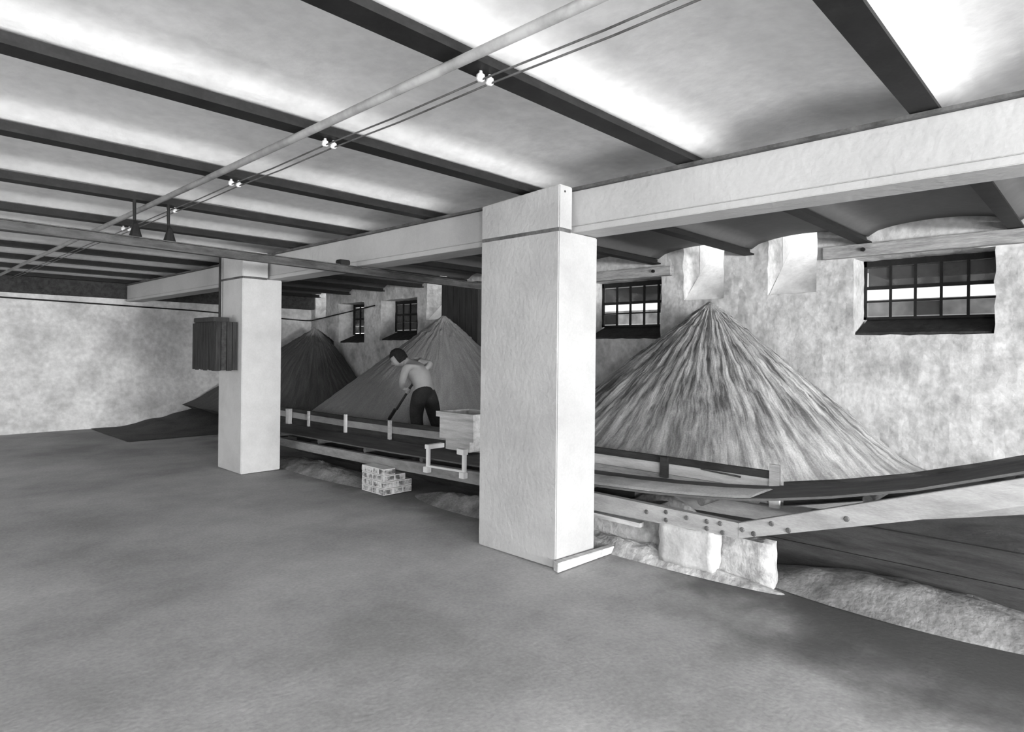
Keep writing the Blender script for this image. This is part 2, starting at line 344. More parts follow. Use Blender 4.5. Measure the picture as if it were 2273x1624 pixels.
# light well wall and canopy outside the windows
for n, h in enumerate(WIN):
    dk = n >= 2
    mb = MB().box(9.6, 9.75, h[0] - 1, h[1] + 1, 1.0, 2.35 if not dk else 3.6)
    tag(mb.build('area_wall', M['outwall']), ['low grey wall outside the right-hand grid window', 'low grey wall outside the grid window beside the near pillar', 'outside wall seen through the far grid window above the man', 'outside wall behind the dark far window'][n], 'wall')
    mb = MB().box(8.255, 9.59, h[0] - .1, h[1] + .1, 2.62, 2.70)
    tag(mb.build('canopy', M['iron_grey']), ['dark canopy over the outside of the right-hand window', 'dark canopy outside the window beside the near pillar', 'dark canopy outside the far grid window', 'dark canopy outside the dark far window'][n], 'canopy')
# chutes: white sloping shafts rising outwards to the open air
CL = ['white sloping chute opening right of the largest heap, with torn left edge', 'white sloping chute opening directly behind the peak of the largest heap', 'bright narrow chute opening over the heap behind the man', 'small bright chute opening above the farthest dark heap']
for n, h in enumerate(CHU):
    y0, y1, z0, _ = h; t = thing('sand_chute', CL[n], 'chute', (WX + .45, (y0 + y1) / 2, z0), 'chute openings high in the long wall')
    a, b = WX + .03, WX + 1.35; m_ = .94
    MB().hexa([(a, y0 + .005, z0 - .10), (b, y0 + .005, z0 - .10), (b, y1 - .005, z0 - .10), (a, y1 - .005, z0 - .10),
               (a, y0 + .005, z0 + .0), (b, y0 + .005, z0 + m_ * (b - a)), (b, y1 - .005, z0 + m_ * (b - a)), (a, y1 - .005, z0 + .0)]).build('chute_slope', M['chute'], t)
    MB().box(WX + .46, b, y1 - .004, y1 + .1, z0 - .1, 3.35).build('side_wall', M['chute'], t)
    MB().box(WX + .46, b, y0 - .1, y0 + .004, z0 - .1, 3.35).build('side_wall', M['chute'], t)
# timber lintels over the two near windows
for n, (ya, yb, za, zb2) in enumerate(((.5, 2.50, 2.70, 2.835), (4.50, 6.3, 2.67, 2.80))):
    t = thing('window_lintel', ['rough pale timber lintel over the right-hand grid window', 'rough pale timber lintel over the grid window beside the near pillar'][n], 'lintel', (WX - .04, (ya + yb) / 2, za), 'timber lintels')
    mb = MB(); yy = [ya + (yb - ya) * i / 16 for i in range(17)]
    mb.sweep_y(yy, lambda y: [(WX - .10 + .01 * N3(y, 1, 2, 4), za + .012 * N3(y, 0, n, 4)), (WX - .005, za), (WX - .005, zb2), (WX - .10 + .01 * N3(y, 5, 2, 4), zb2 + .01 * N3(y, 7, n, 4))])
    mb.build('timber', M['timberx'], t)
    MB().tube([(WX - .13, JY[3] if n == 0 else JY[5] - .0, za + .07), (WX - .08, JY[3] if n == 0 else JY[5], za + .07)], .022).build('bolt', M['iron'], t)
# dark boards added where the near pillar's shadow falls on the long wall
t = thing('boarded_pier', 'dark tarred board casing on the wall behind the near pillar', 'casing', (WX - .12, 8.8, 0))
MB().box(WX - .20, WX - .03, 8.25, 9.28, 0.5, 2.83).build('core', M['tarred'], t)
for i in range(6):
    y = 8.26 + i * .17; MB().box(WX - .225, WX - .2, y, y + .155, .5, 2.83).build('board', M['tarred'], t)

# ------------------------------------------------------------ girder, pillars
gz = thing('girder', 'long pale plastered girder carried by both square pillars', 'girder', (3.87, 5, 2.5))
MB().box(3.745, 4.00, Y0, EY - .23, 2.55, 2.815).build('web', M['girder'], gz, bevel=.004)
MB().box(3.735, 3.862, Y0, EY - .23, 2.50, 2.546).build('lower_flange', M['girder'], gz, bevel=.004)
MB().box(3.870, 4.025, Y0, EY - .23, 2.503, 2.549).build('lower_flange', M['girder'], gz, bevel=.004)
tag(MB().box(3.715, 4.03, Y0, EY - .23, 2.817, 2.838).build('upper_flange', M['iron_grey'], gz), 'dark grey flange along the top of the girder')
M['plaster2'] = mat('fresh_plaster', 0.56, 0.46, 1.6, .35, .6, .25, 25, fine=.06)  # paler copy of the pillar plaster, making up for weaker light farther back
def pillar(lab, x0, x1, y0, y1, drop, pm='plaster'):
    t = thing('pillar', lab, 'pillar', ((x0 + x1) / 2, (y0 + y1) / 2, 0), 'square plastered pillars')
    def rough(mb, zs, z1=None):
        n = 6
        return mb
    MB().box(x0, x1, y0, y1, 0, 2.497).build('shaft', M[pm], t, bevel=.008)
    # head encases the girder: two cheeks and the side faces around it
    za = 2.51
    def cheek(xa, xb, nm):
        h = 2.838
        MB().hexa([(xa, y0, za), (xb, y0, za), (xb, y1, za), (xa, y1, za), (xa, y0, h), (xb, y0, h), (xb, y1, h - drop), (xa, y1, h - drop)]).build(nm, M[pm], t, bevel=.008)
    cheek(x0 + .001, 3.712, 'head')
    MB().box(x0 + .006, 3.70, y0 + .006, y1 - .006, 2.49, 2.52).build('joint', M['iron_grey'], t)
    return t
P1 = pillar('nearest white square pillar with a plank end at its foot', 3.557, 4.028, 3.006, 3.843, .05)
P2 = pillar('farther white square pillar with the dark box fixed to its side', 3.385, 3.90, 8.09, 8.82, .03, 'plaster2')
MB().tube([(3.62, 3.003, 2.79), (3.62, 3.012, 2.79)], .008).build('bolt_hole', M['iron'], P1)

# ------------------------------------------------------------ joists
JL = ['iron ceiling joist behind the camera end of the left bay', 'iron ceiling joist nearest overhead beyond the top of the picture', 'iron ceiling joist crossing the top right corner above the girder',
      'iron ceiling joist meeting the girder right of the near pillar head', 'iron ceiling joist ending over the near pillar head', 'iron ceiling joist next beyond the near pillar toward the back',
      'iron ceiling joist from which the hanging rail is slung', 'iron ceiling joist one bay short of the far pillar', 'iron ceiling joist just beyond the far pillar head',
      'iron ceiling joist second beyond the far pillar', 'iron ceiling joist third beyond the far pillar', 'iron ceiling joist fourth beyond the far pillar', 'iron ceiling joist hard against the end wall']
for y, lab in zip(JY, JL):
    mb = MB().box(X0, WX - .02, y - .065, y + .065, 2.842, 2.862).box(X0, WX - .02, y - .012, y + .012, 2.856, 2.915)
    tag(mb.build('ceiling_joist', M['iron']), lab, 'joist', 'ceiling joists')

# ------------------------------------------------------------ conduit, wires, insulators
tag(MB().tube([(1.72, -6.5, 2.80), (1.72, 14.3, 2.80)], .022, 12).build('ceiling_pipe', M['pipe'], smooth=True), 'grey pipe running under the ceiling joists beside the two wires', 'pipe')
for i, x in enumerate((1.90, 1.955)):
    tag(MB().tube([(x, y, 2.800 - (.0 if (k % 2 == 0) else .008)) for k, y in enumerate([-.62, .05, .725, 1.4, 2.07, 2.75, 3.415, 4.1, 4.76, 5.4, 6.105, 7.45, 8.8, 14.2])], .0045, 6).build('ceiling_wire', M['iron_grey']),
        ['thin wire under the ceiling, the one nearer the grey pipe', 'thin wire under the ceiling, the one farther from the grey pipe'][i], 'wire', 'pair of thin ceiling wires')
    for y in JY[2:8]:
        for_ = ['nearer the pipe', 'farther from the pipe'][i]
        k = JY.index(y); where = {2: 'on the joist over the top edge', 3: 'on the joist right of the near pillar', 4: 'on the joist over the near pillar', 5: 'on the second joist left of the near pillar', 6: 'on the joist with the hanging rail', 7: 'on the joist before the far pillar'}[k]
        mb = MB().tube([(x, y, 2.840), (x, y, 2.828), (x, y, 2.822), (x, y, 2.800), (x, y, 2.792)], [.008, .010, .019, .019, .010], 12)
        tag(mb.build('insulator', M['porcelain'], smooth=True), 'small white insulator %s, %s' % (where, for_), 'insulator', 'ceiling insulators')

# ------------------------------------------------------------ hanging rail
t = thing('hanging_rail', 'dark iron rail slung under the ceiling and passing beneath the girder', 'rail', (1.9, 6.0, 2.42))
ry = 6.0
mb = MB(); X1r, X2r = .3, 5.6
def zr(x): return 2.475 - .014 * (x - 3.5)
for (dy, za, zb2) in ((.035, -.02, -.008), (.006, -.008, .052), (.035, .052, .06)):
    mb.hexa([(X1r, ry - dy, zr(X1r) + za - .04), (X2r, ry - dy, zr(X2r) + za - .04), (X2r, ry + dy, zr(X2r) + za - .04), (X1r, ry + dy, zr(X1r) + za - .04),
             (X1r, ry - dy, zr(X1r) + zb2 - .04), (X2r, ry - dy, zr(X2r) + zb2 - .04), (X2r, ry + dy, zr(X2r) + zb2 - .04), (X1r, ry + dy, zr(X1r) + zb2 - .04)])
mb.build('rail_beam', M['rail'], t)
for x in (1.88, 1.62):
    z = zr(x) + .02
    MB().tube([(x, ry + .04, 2.84), (x, ry + .03, z + .14), (x, ry, z + .1), (x, ry, z + .05), (x, ry, z)], [.014, .012, .022, .036, .05], 10).build('hanger', M['iron'], t)
MB().box(3.50, 3.62, ry - .05, ry + .05, zr(3.5) + .015, zr(3.5) + .07).build('clamp', M['iron'], t, bevel=.008)
# pipe on end wall and long wall
tag(MB().tube([(1.6, EY - .06, 2.47), (5.0, EY - .06, 2.40), (7.6, EY - .06, 2.29), (7.72, EY - .15, 2.29), (7.72, 12.2, 2.50), (7.72, 11.7, 2.55)], .014, 8).build('wall_pipe', M['iron']), 'thin dark pipe bending round the far corner of the walls', 'pipe')

# ------------------------------------------------------------ box on the far pillar
bx0, bx1, by0, by1, bz0, bz1 = 3.10, 3.383, 8.2, 8.98, 1.31, 1.93
t = thing('switch_box', 'dark slatted wooden box fixed to the side of the far pillar', 'box', (3.25, 8.6, bz0))
MB().box(bx0 + .02, bx1 - .002, by0 + .02, by1 - .02, bz0 + .01, bz1).build('body', M['boxwood'], t)
for i in range(8):
    y = by0 + .02 + i * .094; MB().box(bx0, bx0 + .02, y, y + .084, bz0 + .006 * (i % 3), bz1 - .01).build('slat', M['boxwood'], t)
for i in range(4):
    x = bx0 + .005 + i * .069; MB().box(x, x + .060, by0 - .002, by0 + .02, bz0 + .008 * (i % 2), bz1 - .005 * (i % 2)).build('slat', M['boxwood' if i != 1 else 'darktimber'], t)
MB().box(bx0 + .0, bx1 - .08, by0 + .08, by1 - .05, bz1 + .001, bz1 + .06).build('lid', M['tarred'], t, bevel=.006)
tag(MB().tube([(3.35, 8.72, bz1 + .061), (3.35, 8.72, 2.5), (3.35, 8.72, 2.835)], .016, 8).build('riser_pipe', M['iron']), 'thin dark pipe rising from the slatted box up the far pillar', 'pipe')

# ------------------------------------------------------------ sand
def heap(name_lab, ap, mfun, R, m, ylim=(-99, 99), seed=0, gul=.03):
    ax, ay, az = ap; mb = MB(); na, nr = 260, 70
    angs = [math.radians(a) for a in [i * 360 / na for i in range(na)]]
    mb.v.append((ax, ay, az))
    for i, ph in enumerate(angs):
        c_, s_ = math.cos(ph), math.sin(ph); rm = R
        if c_ > 1e-3: rm = min(rm, (WX - .035 - ax) / c_)
        if c_ < -1e-3: rm = min(rm, (ax - 4.83) / -c_)
        if s_ > 1e-3: rm = min(rm, (min(EY - .03, ylim[1]) - ay) / s_)
        if s_ < -1e-3: rm = min(rm, (ay - ylim[0]) / -s_)
        rm = min(rm, (az - .28) / mfun(ph) + .35)
        for j in range(1, nr + 1):
            r = rm * (j / nr) ** 1.15; mm = mfun(ph)
            env = min(1, r / .35) * max(0, min(1, (R * 1.05 - r) / 1.0))
            g = -abs(noise.noise(Vector((c_ * 7 + .0, s_ * 7, r * .9 + seed)))) * 1.4 + .5 * noise.noise(Vector((c_ * 19, s_ * 19, r * 1.6 + seed))) + .35 * noise.noise(Vector((r * c_ * 9, r * s_ * 9, seed)))
            z = az - mm * r - .06 * mm * 0 + gul * env * g + .012 * noise.noise(Vector((r * c_ * 22, r * s_ * 22, seed)))
            z = az - mm * (math.sqrt(r * r + .03 ** 2) - .03) + gul * env * g + .016 * noise.noise(Vector((r * c_ * 22, r * s_ * 22, seed))) + (.03 * noise.noise(Vector((r * c_ * 12, r * s_ * 12, seed + 3))) if r < .5 else 0)
            f = .30 + .02 * noise.noise(Vector((r * c_, r * s_, 3)))
            d = z - f
            if d < .25: z = f + .25 * math.exp((d - .25) / .25) if d > -2 else f
            mb.v.append((ax + r * c_, ay + r * s_, z))
    for i in range(na):
        k = (i + 1) % na
        mb.f.append((0, 1 + i * nr, 1 + k * nr))
        for j in range(nr - 1):
            a = 1 + i * nr + j; b = 1 + k * nr + j; mb.f.append((a, a + 1, b + 1, b))
    o = mb.build('sand_heap', m, smooth=True, origin=ap)
    tag(o, name_lab, 'sand heap', 'sand heaps along the long wall', 'stuff'); del o['kind']
    return o
def aniso(L, Rr, F, aL, aR):
    """slope by direction: left flank, right flank, front"""
    def f(ph):
        a = math.degrees(ph) % 360
        if a < aL: return lerp([(-60, Rr), (aL, L)], a) if a > 0 else L
        if a <= 207: return lerp([(aL, L), (207, F)], a)
        if a <= aR: return lerp([(207, F), (aR, Rr)], a)
        return lerp([(aR, Rr), (360 + aL, L)], a)
    return f
heap('largest pale streaked sand heap at the right, peak under the chutes', (7.3, 3.695, 2.24), aniso(.78, .87, .78, 123, 291), 3.2, M['heap1'], ylim=(-9, 6.35), seed=1, gul=.045)
heap('middle grey sand heap directly behind the bending man', (7.3, 8.865, 2.22), aniso(.76, .8, .76, 145, 316), 3.4, M['heap2'], ylim=(6.38, 11.6), seed=5, gul=.02)
heap('farthest dark sand heap, seen right of the far pillar', (7.3, 13.46, 2.08), aniso(.66, 1.1, .85, 154, 329), 2.9, M['heap3'], ylim=(11.2, 99), seed=9, gul=.02)
mb = MB(); nx, ny = 30, 150
for j in range(ny + 1):
    for i in range(nx + 1):
        x = 4.84 + (WX - .04 - 4.84) * i / nx; y = -1.9 + (EY - .03 + 1.9) * j / ny
        mb.v.append((x, y, .36 + .05 * N3(x, y, 0, 1.2) + .015 * N3(x, y, 0, 6)))
for j in range(ny):
    for i in range(nx):
        a = j * (nx + 1) + i; mb.f.append((a, a + 1, a + nx + 2, a + nx + 1))
tag(mb.build('sand_bed', M['sandbed'], smooth=True), 'flat grey sand spread between the heaps behind the boards', 'sand', None, 'stuff')
# sand bank against end wall, left of far pillar
mb = MB(); nx, ny = 50, 24
for j in range(ny + 1):
    for i in range(nx + 1):
        x = 3.2 + 2.6 * i / nx; v = j / ny; hgt = max(0, .22 * (x - 3.75) + .05 * N3(x, 2, 0, 3) * min(1, max(0, x - 3.4)))
        y = EY - .03 - 2.4 * (1 - v); mb.v.append((x, y, .005 + hgt * v ** 1.2 + .01 * N3(x, y, 0, 5) * v))
for j in range(ny):
    for i in range(nx):
        a = j * (nx + 1) + i; mb.f.append((a, a + 1, a + nx + 2, a + nx + 1))
tag(mb.build('sand_bank', M['darksand'], smooth=True), 'low dark sand bank sloping against the end wall left of the far pillar', 'sand', None, 'stuff')

def mound(name, lab, cx, cy, rx, ry_, h, m, rot=0, n=40, seed=0, cat='sand', rough=.25, zf=0):
    mb = MB(); mb.v.append((cx, cy, h + zf))
    for i in range(1, 13):
        for k in range(n):
            a = 2 * math.pi * k / n; r = i / 12; px = rx * r * math.cos(a); py = ry_ * r * math.sin(a)
            q = (1 - r * r) ** 1.3 * h * (1 + rough * 1.6 * N3(px * 6, py * 6, seed) + rough * N3(px * 17, py * 17, seed))
            wx = cx + px * math.cos(rot) - py * math.sin(rot); wy = cy + px * math.sin(rot) + py * math.cos(rot)
            mb.v.append((wx, wy, zf + max(q, 0) - .004 * (i == 12)))
    for k in range(n):
        mb.f.append((0, 1 + k, 1 + (k + 1) % n))
        for i in range(11):
            a = 1 + i * n + k; b = 1 + i * n + (k + 1) % n; mb.f.append((a, a + n, b + n, b))
    return tag(mb.build(name, m, smooth=True), lab, cat, None, 'stuff')
mound('sand_spill', 'pale sand spilled on the floor past the end of the low masonry bench', 4.62, .95, .36, 1.15, .15, M['dustysand'], .0, seed=2, rough=.12)
mound('sand_ridge', 'low sand ridge on the floor under the conveyor left of the brick stack', 4.25, 7.6, .30, 1.7, .10, M['dustysand'], 0, seed=4)
mound('sand_ridge', 'low sand ridge on the floor right of the small brick stack', 4.35, 4.75, .26, .95, .12, M['dustysand'], 0, seed=8)
mound('sand_pile', 'pale sand piled under the belt behind the low masonry bench', 4.62, 2.75, .13, .75, .42, M['dustysand'], 0, seed=14, rough=.1)
mound('sand_skirt', 'dusty sand skirt along the foot of the low masonry bench', 4.26, 2.9, .13, 1.3, .10, M['masonry'], 0, seed=12)

# ------------------------------------------------------------ low bench, piers under the conveyor
def roughblock(name, m, parent, x0, x1, y0, y1, z0, z1, amp, step=.05, taper=0):
    bm = bmesh.new()
    bmesh.ops.create_cube(bm, size=1)
    for v in bm.verts: v.co = Vector((x0 if v.co.x < 0 else x1, y0 if v.co.y < 0 else y1, z0 if v.co.z < 0 else z1))
    nn = max(2, min(24, int(max(x1 - x0, y1 - y0, z1 - z0) / step)))
    bmesh.ops.subdivide_edges(bm, edges=bm.edges[:], cuts=nn, use_grid_fill=True)
    for v in bm.verts:
        c_ = v.co.copy(); f = (c_.z - z0) / (z1 - z0)
        d = Vector((N3(c_.x, c_.y, c_.z, 5), N3(c_.y, c_.z, c_.x, 5), N3(c_.z, c_.x, c_.y, 5))) * amp + Vector((N3(c_.x, c_.y, c_.z, 14), N3(c_.y, c_.z, c_.x, 14), 0)) * amp * .5
        if c_.z <= z0 + .01: d.z = 0
        v.co = c_ + d
        if taper: v.co.x -= taper * (1 - f) if c_.x < (x0 + x1) / 2 else 0
    me = bpy.data.meshes.new(name); bm.to_mesh(me); bm.free(); me.materials.append(m)
    for p in me.polygons: p.use_smooth = True
    o = bpy.data.objects.new(name, me); C.objects.link(o)
    if parent is not None: o.parent = parent; o.matrix_parent_inverse = Matrix.Translation(-Vector(parent.location))
    return o
tag(roughblock('masonry_bench', M['masonry'], None, 4.30, 4.40, 1.70, 4.1, 0, .30, .018), 'low rough masonry bench under the conveyor right of the near pillar', 'bench')
tag(roughblock('plaster_pier', M['pier'], None, 4.17, 4.29, 2.07, 2.50, .04, .315, .022), 'bright whitewashed block carrying the conveyor beam on the low bench', 'pier')
# retaining planks holding the sand bed back (in shade below the belt)
t = thing('retaining_planks', 'dark planks under the belt holding back the sand bed', 'planks', (4.82, 5, 0))
for i in range(5):
    ya = -2.6 + i * 2.4
    for q in range(2): MB().box(4.80, 4.835, ya + .001, ya + 2.399, .0 + q * .21, .205 + q * .21).build('plank', M['darktimber'], t)
# small brick stack
bs = thing('brick_stack', 'small stepped stack of whitewashed bricks under the conveyor beam', 'brick stack', (4.1, 5.85, 0))
random.seed(3)
def brick(x, y, z, lx, ly, lz=.062):
    j = lambda a: a * random.uniform(-1, 1)
    p = [(x + sx * lx / 2 + j(.003), y + sy * ly / 2 + j(.003), z + sz * lz + j(.0015)) for sz in (0, 1) for sx, sy in ((-1, -1), (1, -1), (1, 1), (-1, 1))]
    MB().hexa(p).build('brick', M['brick'], bs, bevel=.006)
bxa, bya = 3.99, 5.84
for c_ in range(4):
    z = .003 + c_ * .073; xe = .39 if c_ < 2 else (.30 if c_ == 2 else .165)
    if c_ % 2 == 0:
        n_ = max(1, round(xe / .13)); lx = xe / n_
        for i in range(n_):
            for j in range(2): brick(bxa + lx * (i + .5), bya + .1125 + j * .225, z, lx - .01, .214)
    else:
        n_ = max(1, round(xe / .19)); lx = xe / n_
        for i in range(n_):
            for j in range(4): brick(bxa + lx * (i + .5), bya + .056 + j * .1125, z, lx - .01, .102)
for q, xe in enumerate((.38, .38, .29, .155)): MB().box(bxa + .008, bxa + xe, bya + .008, bya + .442, q * .073, q * .073 + .068).build('mortar_bed', M['mortar'], bs)

# ------------------------------------------------------------ conveyor
cv = thing('conveyor', 'belt conveyor on pale beams running in front of the heaps and rising at the right', 'conveyor', (4.5, 4, .3))
ZT = [(10.2, .32), (7.7, .34), (6.0, .37), (4.5, .42), (3.1, .443), (1.89, .436), (.844, .797), (-1.4, 1.571)]
ZTb = [(10.2, .32), (7.7, .34), (6.0, .37), (4.5, .42), (3.1, .443), (1.91, .44), (.88, .69), (-1.4, 1.26)]
TKN = [(10.2, .10), (6, .11), (3.1, .14), (1.89, .108), (.844, .145), (-1.4, .15)]
ysb = cuts(-1.4, 10.2, [y for y, _ in ZT], .4)
def beam(xa, xb, tab): return lambda y: [(xa, lerp(tab, y) - lerp(TKN, y)), (xb, lerp(tab, y) - lerp(TKN, y)), (xb, lerp(tab, y)), (xa, lerp(tab, y))]
fb = MB().sweep_y([y for y in ysb if 1.88 <= y <= 4.6], beam(4.17, 4.23, ZT)).build('front_beam', M['beam'], cv)
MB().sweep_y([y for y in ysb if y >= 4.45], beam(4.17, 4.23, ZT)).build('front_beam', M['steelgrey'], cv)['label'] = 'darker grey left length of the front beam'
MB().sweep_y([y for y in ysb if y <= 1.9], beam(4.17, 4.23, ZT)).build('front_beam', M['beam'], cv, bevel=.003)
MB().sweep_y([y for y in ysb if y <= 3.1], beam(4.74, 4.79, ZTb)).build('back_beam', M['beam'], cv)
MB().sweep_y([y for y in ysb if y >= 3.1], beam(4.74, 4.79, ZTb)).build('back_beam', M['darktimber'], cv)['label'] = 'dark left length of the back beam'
MB().sweep_y([y for y in ysb if y >= 2.3 and y <= 4.6], lambda y: [(4.20, lerp(ZT, y) - .205), (4.26, lerp(ZT, y) - .205), (4.26, lerp(ZT, y) - .17), (4.20, lerp(ZT, y) - .17)]).build('lower_rail', M['timber'], cv)
for i in range(10):
    y = 9.6 - i * 1.15
    if 3.0 < y < 3.9 or y < -1.2: pass
    z = lerp(ZT, y) - .09
    MB().box(4.23, 4.74, y - .03, y + .03, z - .03, z + .03).build('cross_bar', M['iron_grey'], cv)
# bolts and plate marks round the joint
random.seed(11)
for (y, dz) in ((2.62, .06), (2.45, .03), (2.45, .09), (2.28, .04), (2.12, .035), (2.12, .085), (2.02, .03), (2.0, .09), (1.86, .05), (1.78, .09), (1.66, .04), (1.55, .10), (1.2, .08)):
    z = lerp(ZT, y) - dz; MB().tube([(4.162, y, z), (4.171, y, z)], [.012, .019], 10).build('bolt', M['iron_grey'], cv)
ZB = [(10.2, .40), (7.7, .42), (6.0, .44), (4.5, .475), (3.6, .49), (3.1, .505), (2.6, .53), (2.2, .562), (1.9, .595), (1.65, .637), (1.3, .71), (.85, .825), (-1.4, 1.60)]
yb_ = cuts(-1.4, 10.2, [y for y, _ in ZB], .25)
MB().sweep_y(yb_, lambda y: [(4.19, lerp(ZB, y) - .012), (4.72, lerp(ZB, y) - .012), (4.73, lerp(ZB, y) + .012), (4.46, lerp(ZB, y) - .002), (4.19, lerp(ZB, y) + .004)]).build('belt', M['belt'], cv, smooth=False)
ysand = [y for y in cuts(1.82, 4.4, [], .05)]
sd = MB().sweep_y(ysand, lambda y: [(4.195, lerp(ZB, y) + .006), (4.60, lerp(ZB, y) + .004), (4.55, lerp(ZB, y) + .016 + .006 * N3(0, y, 0, 5)), (4.40, lerp(ZB, y) + .022 + .01 * N3(3, y, 0, 5)), (4.25, lerp(ZB, y) + .016 + .006 * N3(6, y, 0, 5))]).build('sand_layer', mat('belt_sand', .8, .62, 6, fine=.2), cv)
sd['label'] = 'pale sand carried on the belt'
for i in range(11):
    y = 9.9 - i * 1.1; MB().tube([(4.235, y, lerp(ZB, y) - .045), (4.70, y, lerp(ZB, y) - .045)], .03, 12).build('roller', M['iron_grey'], cv)
# retaining fence behind the belt: cap, boards, posts
rf = thing('retaining_fence', 'pale board fence with posts between the belt and the sand heaps', 'fence', (4.76, 5, .45))
def ztop(y): return lerp([(10.1, .66), (7.5, .66), (5.4, .70), (3.5, .715), (1.9, .712)], y)
segs = [(1.90, 2.80), (2.80, 4.2), (4.2, 5.6), (5.6, 6.8), (6.8, 7.86), (7.86, 8.9), (8.9, 10.1)]
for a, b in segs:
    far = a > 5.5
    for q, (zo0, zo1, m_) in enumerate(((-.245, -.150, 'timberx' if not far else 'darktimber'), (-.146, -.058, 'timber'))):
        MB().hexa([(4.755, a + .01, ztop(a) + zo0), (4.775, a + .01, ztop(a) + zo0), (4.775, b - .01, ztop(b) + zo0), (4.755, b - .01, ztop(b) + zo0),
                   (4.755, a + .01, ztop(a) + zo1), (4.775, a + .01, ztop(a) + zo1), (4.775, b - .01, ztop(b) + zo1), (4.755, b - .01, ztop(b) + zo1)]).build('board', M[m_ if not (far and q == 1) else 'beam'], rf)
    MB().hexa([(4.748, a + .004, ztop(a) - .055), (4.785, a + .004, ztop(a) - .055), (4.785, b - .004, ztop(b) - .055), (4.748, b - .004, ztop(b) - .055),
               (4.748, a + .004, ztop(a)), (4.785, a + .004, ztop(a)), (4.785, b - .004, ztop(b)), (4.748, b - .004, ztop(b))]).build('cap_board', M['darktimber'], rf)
for y, wd, m_, up_ in ((1.86, .075, 'timber', .06), (2.80, .07, 'darktimber', .0), (6.8, .05, 'timber', .02), (7.86, .045, 'white', .03), (8.9, .04, 'timber', .0), (5.6, .05, 'darktimber', .0), (4.2, .05, 'darktimber', 0)):
    MB().box(4.715, 4.745, y - wd / 2, y + wd / 2, lerp(ZB, y) + .02 if y > 1.9 else .45, ztop(y) + up_).build('post', M[m_], rf)
MB().tube([(4.745, 2.47, .655), (4.735, 2.40, .652), (4.735, 2.13, .640)], [.006, .006, .008], 8).build('lever', M['iron_grey'], rf)
# side board of the rising belt
mb = MB(); yy = cuts(-1.4, 1.82, [], .4)
mb.sweep_y(yy, lambda y: [(4.795, lerp(ZB, y) - .16), (4.815, lerp(ZB, y) - .16), (4.815, lerp(ZB, y) + .03), (4.795, lerp(ZB, y) + .03)]).build('side_board', M['darktimber'], cv)
# white roller bracket on the beam, left of near pillar
wb = thing('roller_bracket', 'white painted bracket frame standing on the conveyor beam', 'bracket', (4.15, 4.95, .42))
zz = lambda y: lerp(ZT, y)
for y in (5.27, 4.70):
    MB().box(4.135, 4.165, y - .022, y + .022, zz(y) - .035, zz(y) + .20).build('upright', M['white'], wb, bevel=.003)
    MB().box(4.11, 4.168, y - .035, y + .035, zz(y) - .075, zz(y) - .015).build('foot', M['white'], wb, bevel=.004)
MB().box(4.125, 4.34, 5.235, 5.30, zz(5.27) + .17, zz(5.27) + .215).build('arm', M['white'], wb, bevel=.003)
MB().box(4.10, 4.165, 4.66, 4.76, zz(4.7) + .16, zz(4.7) + .215).build('arm', M['white'], wb, bevel=.003)
MB().hexa([(4.14, 4.70, zz(4.7) - .02), (4.16, 4.70, zz(4.7) - .02), (4.16, 5.27, zz(5.27) - .02), (4.14, 5.27, zz(5.27) - .02), (4.14, 4.70, zz(4.7) - .0), (4.16, 4.70, zz(4.7) - .0), (4.16, 5.27, zz(5.27) - .0), (4.14, 5.27, zz(5.27) - .0)]).build('bottom_rail', M['white'], wb)
# pale hopper box beside the man
hp = thing('hopper_box', 'pale open wooden hopper box standing over the belt beside the man', 'hopper', (4.66, 5.15, .5))
def hop(z0, z1, y0, y1, x0, x1, nm, wall=.02):
    MB().box(x0, x0 + wall, y0, y1, z0, z1).box(x1 - wall, x1, y0, y1, z0, z1).box(x0 + wall, x1 - wall, y0, y0 + wall, z0, z1).box(x0 + wall, x1 - wall, y1 - wall, y1, z0, z1).build(nm, M['timber'], hp)
hop(.62, .86, 4.98, 5.54, 4.52, 4.95, 'body'); hop(.50, .62, 5.08, 5.48, 4.56, 4.90, 'spout'); hop(.86, .92, 4.95, 5.57, 4.49, 4.98, 'rim', .05)
sp_ = roughblock('post', M['pier'], rf, 4.69, 4.74, 9.44, 9.56, .42, .66, .012); sp_['label'] = 'white rough end post'
# plank end at foot of near pillar
pk = thing('foot_plank', 'short pale plank lying against the foot of the near pillar', 'plank', (3.85, 2.97, 0))
MB().hexa([(3.50, 2.935, .0), (4.22, 2.915, .0), (4.22, 2.975, .0), (3.52, 2.995, .0), (3.50, 2.935, .07), (4.22, 2.915, .05), (4.22, 2.975, .05), (3.52, 2.995, .07)]).build('timber', M['timber'], pk, bevel=.004)

